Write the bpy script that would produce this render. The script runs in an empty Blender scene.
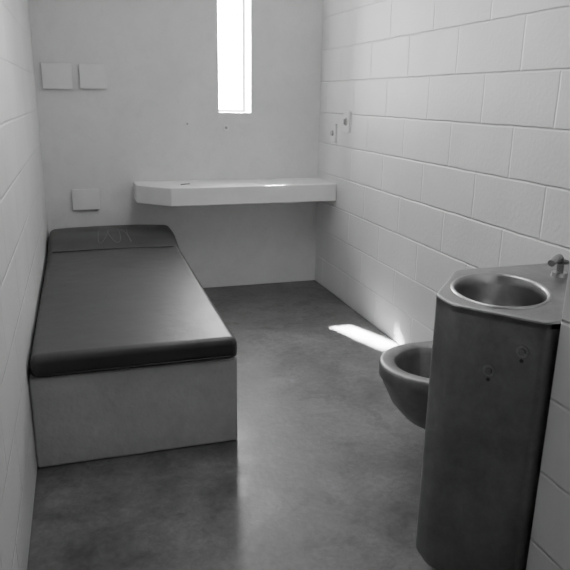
import bpy, bmesh, math, random
from mathutils import Vector, Matrix
random.seed(3)
scene = bpy.context.scene
XL, XR, YB, YF, ZC = -0.224, 1.614, 4.34, -0.75, 2.45

# ------------------------------------------------------------ helpers
def new_mat(name, col=0.5, rough=0.5, metal=0.0):
    m = bpy.data.materials.new(name); m.use_nodes = True
    b = m.node_tree.nodes['Principled BSDF']
    b.inputs['Base Color'].default_value = (col, col, col, 1)
    b.inputs['Roughness'].default_value = rough
    b.inputs['Metallic'].default_value = metal
    return m, m.node_tree, b

def mottled(name, c1, c2, scale, rough, metal=0.0, bump=0.0, bscale=60, detail=6, r2=None, fine=0.0, stains=0.0):
    m, nt, b = new_mat(name, c1, rough, metal)
    tc = nt.nodes.new('ShaderNodeTexCoord')
    n = nt.nodes.new('ShaderNodeTexNoise'); n.inputs['Scale'].default_value = scale
    n.inputs['Detail'].default_value = detail; n.inputs['Roughness'].default_value = 0.68
    n.inputs['Distortion'].default_value = 0.4 if fine else 0.0
    r = nt.nodes.new('ShaderNodeValToRGB')
    r.color_ramp.elements[0].position = 0.34; r.color_ramp.elements[0].color = (c1, c1, c1, 1)
    r.color_ramp.elements[1].position = 0.66; r.color_ramp.elements[1].color = (c2, c2, c2, 1)
    nt.links.new(tc.outputs['Object'], n.inputs['Vector'])
    nt.links.new(n.outputs['Fac'], r.inputs['Fac'])
    colout = r.outputs['Color']
    def scale_by(noise_scale, lo, hi, det=8, f0=.3, f1=.7):
        nonlocal colout
        n3 = nt.nodes.new('ShaderNodeTexNoise'); n3.inputs['Scale'].default_value = noise_scale; n3.inputs['Detail'].default_value = det
        n3.inputs['Roughness'].default_value = 0.7; n3.inputs['Distortion'].default_value = 0.6
        mr3 = nt.nodes.new('ShaderNodeMapRange'); mr3.inputs['From Min'].default_value = f0; mr3.inputs['From Max'].default_value = f1
        mr3.inputs['To Min'].default_value = lo; mr3.inputs['To Max'].default_value = hi
        nt.links.new(tc.outputs['Object'], n3.inputs['Vector']); nt.links.new(n3.outputs['Fac'], mr3.inputs['Value'])
        vm = nt.nodes.new('ShaderNodeVectorMath'); vm.operation = 'SCALE'
        nt.links.new(colout, vm.inputs[0]); nt.links.new(mr3.outputs['Result'], vm.inputs['Scale'])
        colout = vm.outputs['Vector']
    if fine: scale_by(38, 1-fine, 1+fine)
    if stains: scale_by(7.5, 1-stains, 1.0, 10, .36, .5)
    nt.links.new(colout, b.inputs['Base Color'])
    if r2 is not None:
        mr = nt.nodes.new('ShaderNodeMapRange')
        mr.inputs['From Min'].default_value = 0.3; mr.inputs['From Max'].default_value = 0.7
        mr.inputs['To Min'].default_value = rough; mr.inputs['To Max'].default_value = r2
        nt.links.new(n.outputs['Fac'], mr.inputs['Value'])
        nt.links.new(mr.outputs['Result'], b.inputs['Roughness'])
    if bump:
        n2 = nt.nodes.new('ShaderNodeTexNoise'); n2.inputs['Scale'].default_value = bscale
        n2.inputs['Detail'].default_value = 4
        bp = nt.nodes.new('ShaderNodeBump'); bp.inputs['Strength'].default_value = bump
        bp.inputs['Distance'].default_value = 0.01
        nt.links.new(tc.outputs['Object'], n2.inputs['Vector'])
        nt.links.new(n2.outputs['Fac'], bp.inputs['Height'])
        nt.links.new(bp.outputs['Normal'], b.inputs['Normal'])
    return m

def block_wall(name, col, axis_u='Y', off_u=0.0, strength=0.62, mort=0.965):
    """painted concrete block: running bond courses 0.2015 x 0.45"""
    m, nt, b = new_mat(name, col, 0.5)
    tc = nt.nodes.new('ShaderNodeTexCoord')
    sp = nt.nodes.new('ShaderNodeSeparateXYZ'); cb = nt.nodes.new('ShaderNodeCombineXYZ')
    ad = nt.nodes.new('ShaderNodeMath'); ad.operation = 'ADD'; ad.inputs[1].default_value = off_u
    nt.links.new(tc.outputs['Object'], sp.inputs[0])
    nt.links.new(sp.outputs[axis_u], ad.inputs[0])
    nt.links.new(ad.outputs[0], cb.inputs['X'])
    nt.links.new(sp.outputs['Z'], cb.inputs['Y'])
    nw = nt.nodes.new('ShaderNodeTexNoise'); nw.inputs['Scale'].default_value = 9; nw.inputs['Detail'].default_value = 3
    nt.links.new(tc.outputs['Object'], nw.inputs['Vector'])
    sb = nt.nodes.new('ShaderNodeVectorMath'); sb.operation = 'SUBTRACT'; sb.inputs[1].default_value = (.5, .5, .5)
    sc = nt.nodes.new('ShaderNodeVectorMath'); sc.operation = 'SCALE'; sc.inputs['Scale'].default_value = 0.008
    av = nt.nodes.new('ShaderNodeVectorMath'); av.operation = 'ADD'
    nt.links.new(nw.outputs['Color'], sb.inputs[0]); nt.links.new(sb.outputs[0], sc.inputs[0])
    nt.links.new(cb.outputs[0], av.inputs[0]); nt.links.new(sc.outputs[0], av.inputs[1])
    br = nt.nodes.new('ShaderNodeTexBrick')
    br.offset = 0.5; br.offset_frequency = 2; br.squash = 1.0
    br.inputs['Scale'].default_value = 1.0
    br.inputs['Mortar Size'].default_value = 0.007
    br.inputs['Mortar Smooth'].default_value = 0.9
    br.inputs['Brick Width'].default_value = 0.45
    br.inputs['Row Height'].default_value = 0.2015
    br.inputs['Color1'].default_value = (col,)*3 + (1,)
    br.inputs['Color2'].default_value = (col*0.95,)*3 + (1,)
    cm = min(col*mort, 0.95)
    br.inputs['Mortar'].default_value = (cm, cm, cm, 1)
    nt.links.new(av.outputs[0], br.inputs['Vector'])
    ng = nt.nodes.new('ShaderNodeTexNoise'); ng.inputs['Scale'].default_value = 3.0; ng.inputs['Detail'].default_value = 8
    mg_ = nt.nodes.new('ShaderNodeMapRange'); mg_.inputs['From Min'].default_value = .3; mg_.inputs['From Max'].default_value = .7
    mg_.inputs['To Min'].default_value = .93; mg_.inputs['To Max'].default_value = 1.02
    vs = nt.nodes.new('ShaderNodeVectorMath'); vs.operation = 'SCALE'
    nt.links.new(tc.outputs['Object'], ng.inputs['Vector']); nt.links.new(ng.outputs['Fac'], mg_.inputs['Value'])
    nt.links.new(br.outputs['Color'], vs.inputs[0]); nt.links.new(mg_.outputs['Result'], vs.inputs['Scale'])
    nt.links.new(vs.outputs['Vector'], b.inputs['Base Color'])
    inv = nt.nodes.new('ShaderNodeMath'); inv.operation = 'SUBTRACT'; inv.inputs[0].default_value = 1.0
    nt.links.new(br.outputs['Fac'], inv.inputs[1])
    n2 = nt.nodes.new('ShaderNodeTexNoise'); n2.inputs['Scale'].default_value = 60; n2.inputs['Detail'].default_value = 4
    nt.links.new(tc.outputs['Object'], n2.inputs['Vector'])
    mu = nt.nodes.new('ShaderNodeMath'); mu.operation = 'MULTIPLY'; mu.inputs[1].default_value = 0.28
    nt.links.new(n2.outputs['Fac'], mu.inputs[0])
    a2 = nt.nodes.new('ShaderNodeMath'); a2.operation = 'ADD'
    nt.links.new(inv.outputs[0], a2.inputs[0]); nt.links.new(mu.outputs[0], a2.inputs[1])
    bp = nt.nodes.new('ShaderNodeBump'); bp.inputs['Strength'].default_value = strength
    bp.inputs['Distance'].default_value = 0.007
    nt.links.new(a2.outputs[0], bp.inputs['Height'])
    nt.links.new(bp.outputs['Normal'], b.inputs['Normal'])
    return m

def obj_from_bm(bm, name, mat=None, parent=None, smooth=False):
    bmesh.ops.recalc_face_normals(bm, faces=bm.faces[:])
    me = bpy.data.meshes.new(name); bm.to_mesh(me); bm.free()
    o = bpy.data.objects.new(name, me); scene.collection.objects.link(o)
    if mat: me.materials.append(mat)
    if smooth:
        for p in me.polygons: p.use_smooth = True
    if parent: o.parent = parent
    return o

def add_box(bm, x0, x1, y0, y1, z0, z1):
    r = bmesh.ops.create_cube(bm, size=1.0)
    for v in r['verts']:
        v.co = Vector((x0+(v.co.x+.5)*(x1-x0), y0+(v.co.y+.5)*(y1-y0), z0+(v.co.z+.5)*(z1-z0)))
    return r['verts']

def box(name, dims, mat, parent=None, bevel=0.0, seg=3):
    bm = bmesh.new(); add_box(bm, *dims)
    o = obj_from_bm(bm, name, mat, parent)
    if bevel: bev(o, bevel, seg)
    return o

def bev(o, w, seg=3, ang=35):
    md = o.modifiers.new('bevel', 'BEVEL'); md.width = w; md.segments = seg
    md.limit_method = 'ANGLE'; md.angle_limit = math.radians(ang)
    for p in o.data.polygons: p.use_smooth = True
    md.harden_normals = True
    return o

def prism(name, pts, z0, z1, mat, parent=None, bevel=0, seg=3):
    bm = bmesh.new()
    lo = [bm.verts.new((x, y, z0)) for x, y in pts]; hi = [bm.verts.new((x, y, z1)) for x, y in pts]
    bm.faces.new(lo[::-1]); bm.faces.new(hi)
    n = len(pts)
    for i in range(n):
        bm.faces.new((lo[i], lo[(i+1) % n], hi[(i+1) % n], hi[i]))
    o = obj_from_bm(bm, name, mat, parent)
    if bevel: bev(o, bevel, seg)
    return o

def rings(name, ringlist, mat, parent=None, cap_first=False, cap_last=False, smooth=True):
    bm = bmesh.new(); R = [[bm.verts.new(p) for p in r] for r in ringlist]
    n = len(R[0])
    for a, b in zip(R, R[1:]):
        for i in range(n):
            bm.faces.new((a[i], a[(i+1) % n], b[(i+1) % n], b[i]))
    if cap_first: bm.faces.new(R[0])
    if cap_last: bm.faces.new(R[-1])
    return obj_from_bm(bm, name, mat, parent, smooth)

def tube(name, pts, rad, mat, parent=None, cyclic=False, smooth_curve=True):
    cu = bpy.data.curves.new(name, 'CURVE'); cu.dimensions = '3D'
    cu.bevel_depth = rad; cu.bevel_resolution = 4; cu.use_fill_caps = True
    s = cu.splines.new('NURBS' if smooth_curve else 'POLY'); s.points.add(len(pts)-1)
    for p, c in zip(s.points, pts): p.co = (*c, 1)
    s.use_cyclic_u = cyclic
    if smooth_curve:
        s.order_u = 3; s.use_endpoint_u = True; s.resolution_u = 8
    o = bpy.data.objects.new(name, cu); scene.collection.objects.link(o)
    cu.materials.append(mat)
    if parent: o.parent = parent
    return o

def empty(name, loc=(0, 0, 0)):
    e = bpy.data.objects.new(name, None); scene.collection.objects.link(e)
    e.empty_display_size = 0.1
    return e

def disc_on(name, c, n, r, d, mat, parent, seg=32, bevel=0.002):
    bm = bmesh.new()
    bmesh.ops.create_cone(bm, cap_ends=True, segments=seg, radius1=r, radius2=r*0.92, depth=d)
    q = Vector(n).to_track_quat('Z', 'Y')
    bm.transform(Matrix.Translation(Vector(c)+Vector(n).normalized()*d/2) @ q.to_matrix().to_4x4())
    return obj_from_bm(bm, name, mat, parent)

def round_poly(pts, radii, k=5):
    out = []
    n = len(pts)
    for i in range(n):
        p = Vector(pts[i]); a = Vector(pts[i-1]); c = Vector(pts[(i+1) % n]); r = radii[i]
        if r <= 0: out.append(tuple(p)); continue
        d1 = (a-p).normalized(); d2 = (c-p).normalized()
        s, e = p+d1*r, p+d2*r
        for j in range(k+1):
            t = j/k
            q = s*(1-t)**2 + p*2*t*(1-t) + e*t*t
            out.append((q.x, q.y))
    return out

# ------------------------------------------------------------ materials
M_wall_back = mottled('painted_concrete_back', 0.74, 0.80, 2.5, 0.5, bump=0.14, bscale=60, fine=.015, stains=.04)
M_wall_R = block_wall('painted_block_right', 0.82, 'Y', off_u=0.52)
M_wall_L = block_wall('painted_block_left', 0.72, 'Y', off_u=0.05, strength=.4)
M_wall_F = block_wall('painted_block_front', 0.60, 'X')
M_ceiling = mottled('painted_ceiling', 0.75, 0.78, 3, 0.6)
M_floor = mottled('sealed_concrete_floor', 0.085, 0.195, 3.4, 0.36, bump=0.12, bscale=45, detail=14, r2=0.58, fine=0.22, stains=.28)
M_bunk = mottled('painted_bunk_concrete', 0.60, 0.70, 5, 0.55, bump=0.25, bscale=45, fine=.03, stains=.07)
M_desk = mottled('painted_desk', 0.80, 0.86, 6, 0.4, bump=0.05, bscale=50)
M_vinyl = mottled('mattress_vinyl', 0.042, 0.058, 4, 0.38, bump=0.30, bscale=8, r2=0.48)
M_pipe = mottled('mattress_welt', 0.02, 0.03, 8, 0.4)
M_steel = mottled('brushed_stainless', 0.25, 0.37, 6, 0.44, metal=1.0, bump=0.05, bscale=25, r2=0.58, fine=0.09)
M_steel_b = mottled('polished_stainless', 0.34, 0.44, 9, 0.32, metal=1.0)
M_dark = mottled('dark_metal', 0.05, 0.07, 9, 0.5)
M_plate = mottled('painted_plate', 0.80, 0.84, 12, 0.4)
M_frame = mottled('window_frame_paint', 0.35, 0.42, 12, 0.4)
M_string = mottled('string', 0.22, 0.27, 30, 0.7)
M_door = mottled('painted_steel_door', 0.30, 0.33, 3, 0.4)

# ------------------------------------------------------------ room shell
T = 0.22
box('floor', (XL-.2, XR+.2, YF-.2, YB+T, -0.15, 0.0), M_floor)
box('ceiling', (XL-.2, XR+.2, YF-.2, YB+T, ZC, ZC+.15), M_ceiling)
box('wall_left', (XL-.2, XL, YF-.2, YB+T, 0, ZC), M_wall_L)
box('wall_right', (XR, XR+.2, YF-.2, YB+T, 0, ZC), M_wall_R)
WX0, WX1, WZ0, WZ1 = 0.902, 1.121, 1.203, 2.16
bm = bmesh.new()
add_box(bm, XL, WX0, YB, YB+T, 0, ZC); add_box(bm, WX1, XR, YB, YB+T, 0, ZC)
add_box(bm, WX0, WX1, YB, YB+T, 0, WZ0); add_box(bm, WX0, WX1, YB, YB+T, WZ1, ZC)
obj_from_bm(bm, 'wall_back', M_wall_back)
box('sun_blocker_eave', (XL-.2, XR+.2, YB+T+.002, YB+.62, ZC, ZC+.15), M_ceiling)  # unseen slab added outside the window to cut the sun streak short
box('wall_partition', (1.056, XR, YF, 1.172, 0, ZC), M_wall_R, bevel=0.006)
box('wall_front', (XL, XR, YF-.2, YF, 0, ZC), M_wall_F)
DX0, DX1, DZ = 0.0, 0.86, 2.05
door = empty('door_1')
box('leaf', (DX0, DX1, YF+.001, YF+.045, 0.0, DZ), M_door, door, 0.004)
box('vision_panel', (0.36, 0.50, YF+.045, YF+.055, 1.2, 1.75), M_dark, door, 0.003)
box('food_port', (0.25, 0.61, YF+.045, YF+.065, 0.85, 1.0), M_door, door, 0.004)
disc_on('pull', (0.76, YF+.045, 1.0), (0, 1, 0), 0.03, 0.03, M_steel_b, door)

win = empty('window_1')
fy0, fy1 = YB+T-.045, YB+T-.005
box('frame_left', (WX0, WX0+.014, fy0, fy1, WZ0, WZ1), M_frame, win, .002)
box('frame_right', (WX1-.014, WX1, fy0, fy1, WZ0, WZ1), M_frame, win, .002)
box('frame_bottom', (WX0+.014, WX1-.014, fy0, fy1, WZ0, WZ0+.016), M_frame, win, .002)
box('frame_top', (WX0+.014, WX1-.014, fy0, fy1, WZ1-.016, WZ1), M_frame, win, .002)
mg = bpy.data.materials.new('window_glass'); mg.use_nodes = True
nt = mg.node_tree; nt.nodes.clear()
out = nt.nodes.new('ShaderNodeOutputMaterial'); mix = nt.nodes.new('ShaderNodeMixShader')
tr = nt.nodes.new('ShaderNodeBsdfTransparent'); gl = nt.nodes.new('ShaderNodeBsdfGlossy'); gl.inputs['Roughness'].default_value = 0.02
mix.inputs[0].default_value = 0.05
nt.links.new(tr.outputs[0], mix.inputs[1]); nt.links.new(gl.outputs[0], mix.inputs[2]); nt.links.new(mix.outputs[0], out.inputs[0])
box('glass', (WX0+.014, WX1-.014, fy0+.015, fy0+.021, WZ0+.016, WZ1-.016), mg, win)

# ------------------------------------------------------------ bunk
bunk = empty('concrete_bunk')
bm = bmesh.new()
add_box(bm, XL+.001, 0.520, 2.212, YB-.001, 0.0, 0.352)
bmesh.ops.subdivide_edges(bm, edges=bm.edges[:], cuts=14, use_grid_fill=True)
for v in bm.verts:
    if v.co.y < 2.3: v.co.y += random.uniform(-.0012, .0012)
bs = obj_from_bm(bm, 'base', M_bunk, bunk); bev(bs, 0.010, 3, 50)

matr = empty('mattress')
mx0, mx1, my0, my1, mz0 = XL+.012, 0.520, 2.19, YB-.02, 0.354
bm = bmesh.new(); add_box(bm, mx0, mx1, my0, my1, mz0, mz0+.088)
ys = [2.26, 2.6, 3.0, 3.4, 3.68, 3.74, 3.80, 3.88, 3.96, 4.04, 4.20, 4.27]
for y in ys:
    bmesh.ops.bisect_plane(bm, geom=bm.verts[:]+bm.edges[:]+bm.faces[:], plane_co=(0, y, 0), plane_no=(0, 1, 0))
for x in [mx0+.1, mx0+.25, mx0+.4, mx0+.55, mx0+.68]:
    bmesh.ops.bisect_plane(bm, geom=bm.verts[:]+bm.edges[:]+bm.faces[:], plane_co=(x, 0, 0), plane_no=(1, 0, 0))
def ss(a, b, x):
    t = max(0, min(1, (x-a)/(b-a))); return t*t*(3-2*t)
for v in bm.verts:
    if v.co.z > mz0+.04:
        ed = min(v.co.x-mx0, mx1-v.co.x)
        crown = 0.010*ss(0, .2, ed)*ss(0, .3, v.co.y-my0)
        v.co.z += 0.050*ss(3.72, 4.02, v.co.y) - 0.02*ss(4.15, 4.33, v.co.y) + crown + random.uniform(-.0015, .0015)
    if v.co.x > mx1-.01: v.co.x += 0.014*ss(2.6, 3.9, v.co.y)
mo = obj_from_bm(bm, 'body', M_vinyl, matr); bev(mo, 0.030, 5, 40)
def loop(z, inset):
    r = .045; pts = []
    for cx, cy, a0 in ((mx0+r, my0+r, 180), (mx1-r, my0+r, 270), (mx1-r, my1-r, 0), (mx0+r, my1-r, 90)):
        for k in range(5):
            a = math.radians(a0+k*22.5)
            pts.append((cx+(r-inset)*math.cos(a), cy+(r-inset)*math.sin(a), z))
    return pts
tube('welt_lower', loop(mz0+.014, 0.002), .005, M_pipe, matr, True, False)
tube('pillow_seam', [(mx0+.03, 3.735, mz0+.097), (mx0+.2, 3.73, mz0+.101), (mx0+.45, 3.735, mz0+.101), (mx1-.03, 3.735, mz0+.095)], .003, M_pipe, matr)

# loose string: slack loops trailing over the pillow
st = []
for i in range(48):
    t = i/47
    yy = 3.98+0.16*math.sin(t*19+.6)
    st.append((0.05+0.22*t+0.02*math.sin(t*24), yy, mz0+.104+0.050*ss(3.72, 4.02, yy)-.004+.004*abs(math.sin(t*9))))
tube('loose_string', st, .0012, M_string)

# ------------------------------------------------------------ wall desk
desk = empty('wall_desk')
prism('top', [(.325, YB-.001), (.325, 4.15), (.52, 3.965), (XR-.001, 3.975), (XR-.001, YB-.001)], .648, .762, M_desk, desk, 0.006)
tube('pencil', [(.60, 4.10, .766), (.66, 4.12, .766)], .003, M_dark, None, False, False)

# ------------------------------------------------------------ cover plates on walls
def plate(x, z, w, h):
    e = empty('blank_cover_plate')
    box('back_box_rim', (x-w/2+.008, x+w/2-.008, YB-.010, YB, z-h/2+.008, z+h/2-.008), M_frame, e)
    box('cover', (x-w/2, x+w/2, YB-.024, YB-.010, z-h/2, z+h/2), M_plate, e, .004)
    for sx in (-1, 1):
        disc_on('screw', (x+sx*w*.38, YB-.024, z), (0, -1, 0), .0035, .002, M_plate, e, 12)
plate(-.097, 1.409, .175, .150); plate(.114, 1.412, .160, .145); plate(.021, .655, .170, .135)
for (x, z) in ((.949, 1.105), (.69, 1.13)):
    e = empty('wall_anchor_bolt'); disc_on('washer', (x, YB, z), (0, -1, 0), .022 if x > .8 else .012, .006, M_plate, e)
    disc_on('bolt', (x, YB-.006, z), (0, -1, 0), .010 if x > .8 else .007, .005, M_frame, e, 6)
def switch(y, z, w, h, kind):
    e = empty(kind)
    box('plate', (XR-.014, XR, y-w/2, y+w/2, z-h/2, z+h/2), M_plate, e, .004)
    if kind == 'intercom_button':
        disc_on('button', (XR-.014, y, z), (-1, 0, 0), .018, .010, M_frame, e)
    else:
        disc_on('surround', (XR-.014, y, z), (-1, 0, 0), .026, .003, M_frame, e)
        box('toggle', (XR-.03, XR-.016, y-.007, y+.007, z-.016, z+.016), M_frame, e, .002)
switch(3.83, 1.165, .095, .13, 'light_switch'); switch(4.05, 1.085, .085, .12, 'intercom_button')

# ------------------------------------------------------------ steel sink / toilet combination unit
unit = empty('steel_toilet_sink_unit')
P0 = [(1.085, 1.675), (.890, 1.458), (.885, 1.37), (1.028, 1.182), (1.60, 1.182), (1.60, 1.675)]
P = round_poly(P0, [.03, .02, .025, .015, 0, 0])
NP = len(P)
ZT = .80
prism_o = prism('cabinet', P, 0.0, ZT-.006, M_steel, unit)
bm = bmesh.new(); bm.from_mesh(prism_o.data)
top = [f for f in bm.faces if f.normal.z > .9]; bmesh.ops.delete(bm, geom=top, context='FACES')
bm.to_mesh(prism_o.data); bm.free()
bc = Vector((1.086, 1.447)); A_, B_ = .166, .126; ang = math.radians(56)
def oval(s, z, n=64, da=0, db=0):
    r = []
    for i in range(n):
        a = 2*math.pi*i/n
        px, py = (A_*s+da)*math.cos(a), (B_*s+db)*math.sin(a)
        r.append((bc.x+px*math.cos(ang)-py*math.sin(ang), bc.y+px*math.sin(ang)+py*math.cos(ang), z))
    return r
bm = bmesh.new()
cen = Vector((1.2, 1.43))
def shrink(p, d):
    v = Vector(p)-cen
    return (cen.x+v.x*(1-d/v.length), cen.y+v.y*(1-d/v.length))
ov = [bm.verts.new(p) for p in oval(1, ZT)]
oe = [bm.edges.new((ov[i], ov[(i+1) % 64])) for i in range(64)]
levels = [(0.006, ZT), (0.002, ZT-.002), (0.0, ZT-.006), (0.0, ZT-.02)]
pv = [bm.verts.new((*shrink(p, .006), ZT)) for p in P]
pe = [bm.edges.new((pv[i], pv[(i+1) % NP])) for i in range(NP)]
bmesh.ops.triangle_fill(bm, use_beauty=True, edges=oe+pe, use_dissolve=False)
kill = [f for f in bm.faces if all(v in ov for v in f.verts)]
bmesh.ops.delete(bm, geom=kill, context='FACES_ONLY')
prev = pv
for d, z in levels[1:]:
    cur = [bm.verts.new((*shrink(p, d), z)) for p in P]
    for i in range(NP): bm.faces.new((prev[i], prev[(i+1) % NP], cur[(i+1) % NP], cur[i]))
    prev = cur
obj_from_bm(bm, 'deck', M_steel, unit)
rings('basin', [oval(1, ZT, da=.008, db=.008), oval(1, ZT+.004, da=.005, db=.005), oval(1, ZT+.004), oval(1, ZT-.004, da=-.005, db=-.005),
      oval(.95, ZT-.03), oval(.91, ZT-.07), oval(.82, ZT-.11), oval(.6, ZT-.135), oval(.3, ZT-.145), oval(.12, ZT-.148)], M_steel_b, unit, cap_last=True)
disc_on('drain', (bc.x, bc.y, ZT-.148), (0, 0, 1), .022, .003, M_dark, unit)
fx, fy = 1.35, 1.53
disc_on('spout_base', (fx, fy, ZT), (0, 0, 1), .024, .012, M_steel_b, unit)
tube('spout', [(fx, fy, ZT+.01), (fx, fy, ZT+.05), (fx-.02, fy-.01, ZT+.065), (fx-.06, fy-.03, ZT+.050)], .011, M_steel, unit)
disc_on('guard', (fx+.005, fy, ZT+.04), (0, 0, 1), .02, .008, M_dark, unit)
disc_on('tap_button', (1.27, 1.36, ZT), (0, 0, 1), .014, .016, M_steel_b, unit)
nrm = Vector((-.188, -.143, 0)).normalized()
def onface(s, z):
    return Vector((.885+.143*s, 1.37-.188*s, z))
for k, (s, z) in enumerate(((.80, .715), (.48, .645))):
    c = onface(s, z)
    disc_on(f'button_ring_{k+1}', c, nrm, .016, .003, M_steel_b, unit)
    disc_on(f'push_button_{k+1}', c+nrm*.003, nrm, .009, .007, M_steel, unit)
for s, z in ((.80, .690), (.48, .620)):
    disc_on('label_plate', onface(s, z), nrm, .005, .001, M_dark, unit, 16)
prism('toilet_cabinet', [(1.34, 1.678), (1.34, 2.06), (1.38, 2.10), (1.60, 2.10), (1.60, 1.678)], 0, .50, M_steel, unit, .006)
cx, cy = 1.178, 1.868
def U(a, b, z, xb=1.345, sx=0, n=48):
    pts = []
    for i in range(n+1):
        t = math.pi*i/n
        pts.append((cx+sx-a*math.sin(t), cy+b*math.cos(t), z))
    pts.append((xb, cy-b*.96, z)); pts.append((xb, cy+b*.96, z))
    return pts
def inner(a, b, z, sx=.010, n=48):
    pts = []
    for i in range(n+1):
        t = math.pi*i/n
        pts.append((cx+sx-a*math.sin(t), cy+b*math.cos(t), z))
    pts.append((cx+sx+a*.62, cy-b*.72, z)); pts.append((cx+sx+a*.62, cy+b*.72, z))
    return pts
rl = [inner(.03, .03, .15), inner(.07, .07, .16), inner(.12, .11, .21), inner(.145, .130, .29), inner(.160, .144, .370), inner(.168, .150, .396),
      inner(.174, .155, .402), U(.202, .181, .408), U(.212, .190, .405), U(.217, .195, .394), U(.215, .193, .355), U(.207, .187, .345),
      U(.195, .178, .315), U(.170, .160, .25, sx=.008), U(.130, .135, .19, sx=.02), U(.085, .110, .155, sx=.035), U(.02, .08, .14, sx=.06)]
rings('bowl', rl, M_steel, unit, cap_first=True, cap_last=True)

# ------------------------------------------------------------ added ceiling light (unseen fixture above the frame, fills the room)
fix = empty('added_ceiling_light')
box('housing', (.45, .95, 1.70, 2.90, ZC-.07, ZC), M_plate, fix, .01)
me_, nte, be = new_mat('fill_diffuser', .9, .5)
be.inputs['Emission Color'].default_value = (1, 1, 1, 1); be.inputs['Emission Strength'].default_value = 7
box('diffuser', (.48, .92, 1.73, 2.87, ZC-.078, ZC-.069), me_, fix)

# ------------------------------------------------------------ daylight
w = bpy.data.worlds.new('World'); scene.world = w; w.use_nodes = True
bg = w.node_tree.nodes['Background']; bg.inputs[0].default_value = (1, 1, 1, 1); bg.inputs[1].default_value = 78
pl = bpy.data.lights.new('window_portal', 'AREA'); pl.shape = 'RECTANGLE'
pl.size = WX1-WX0; pl.size_y = WZ1-WZ0; pl.cycles.is_portal = True
po = bpy.data.objects.new('window_portal', pl); scene.collection.objects.link(po)
po.location = ((WX0+WX1)/2, YB+T+.01, (WZ0+WZ1)/2); po.rotation_euler = (math.radians(-90), 0, 0)
sl = bpy.data.lights.new('sun', 'SUN'); sl.energy = 450; sl.angle = math.radians(1.6)
so = bpy.data.objects.new('sun', sl); scene.collection.objects.link(so)
so.rotation_euler = Vector((-.360, 1.0, 1.21)).to_track_quat('Z', 'Y').to_euler()
so.location = (0, 8, 6)

# ------------------------------------------------------------ camera
cd = bpy.data.cameras.new('camera'); cam = bpy.data.objects.new('camera', cd); scene.collection.objects.link(cam)
cd.sensor_width = 36; cd.lens = 643/570*36; cd.clip_start = .02
M = Matrix(((.9543, .0694, -.2911, 0), (-.2989, .2704, -.9152, 0), (.0152, .9603, .2788, 1.3), (0, 0, 0, 1)))
cam.matrix_world = M
scene.camera = cam
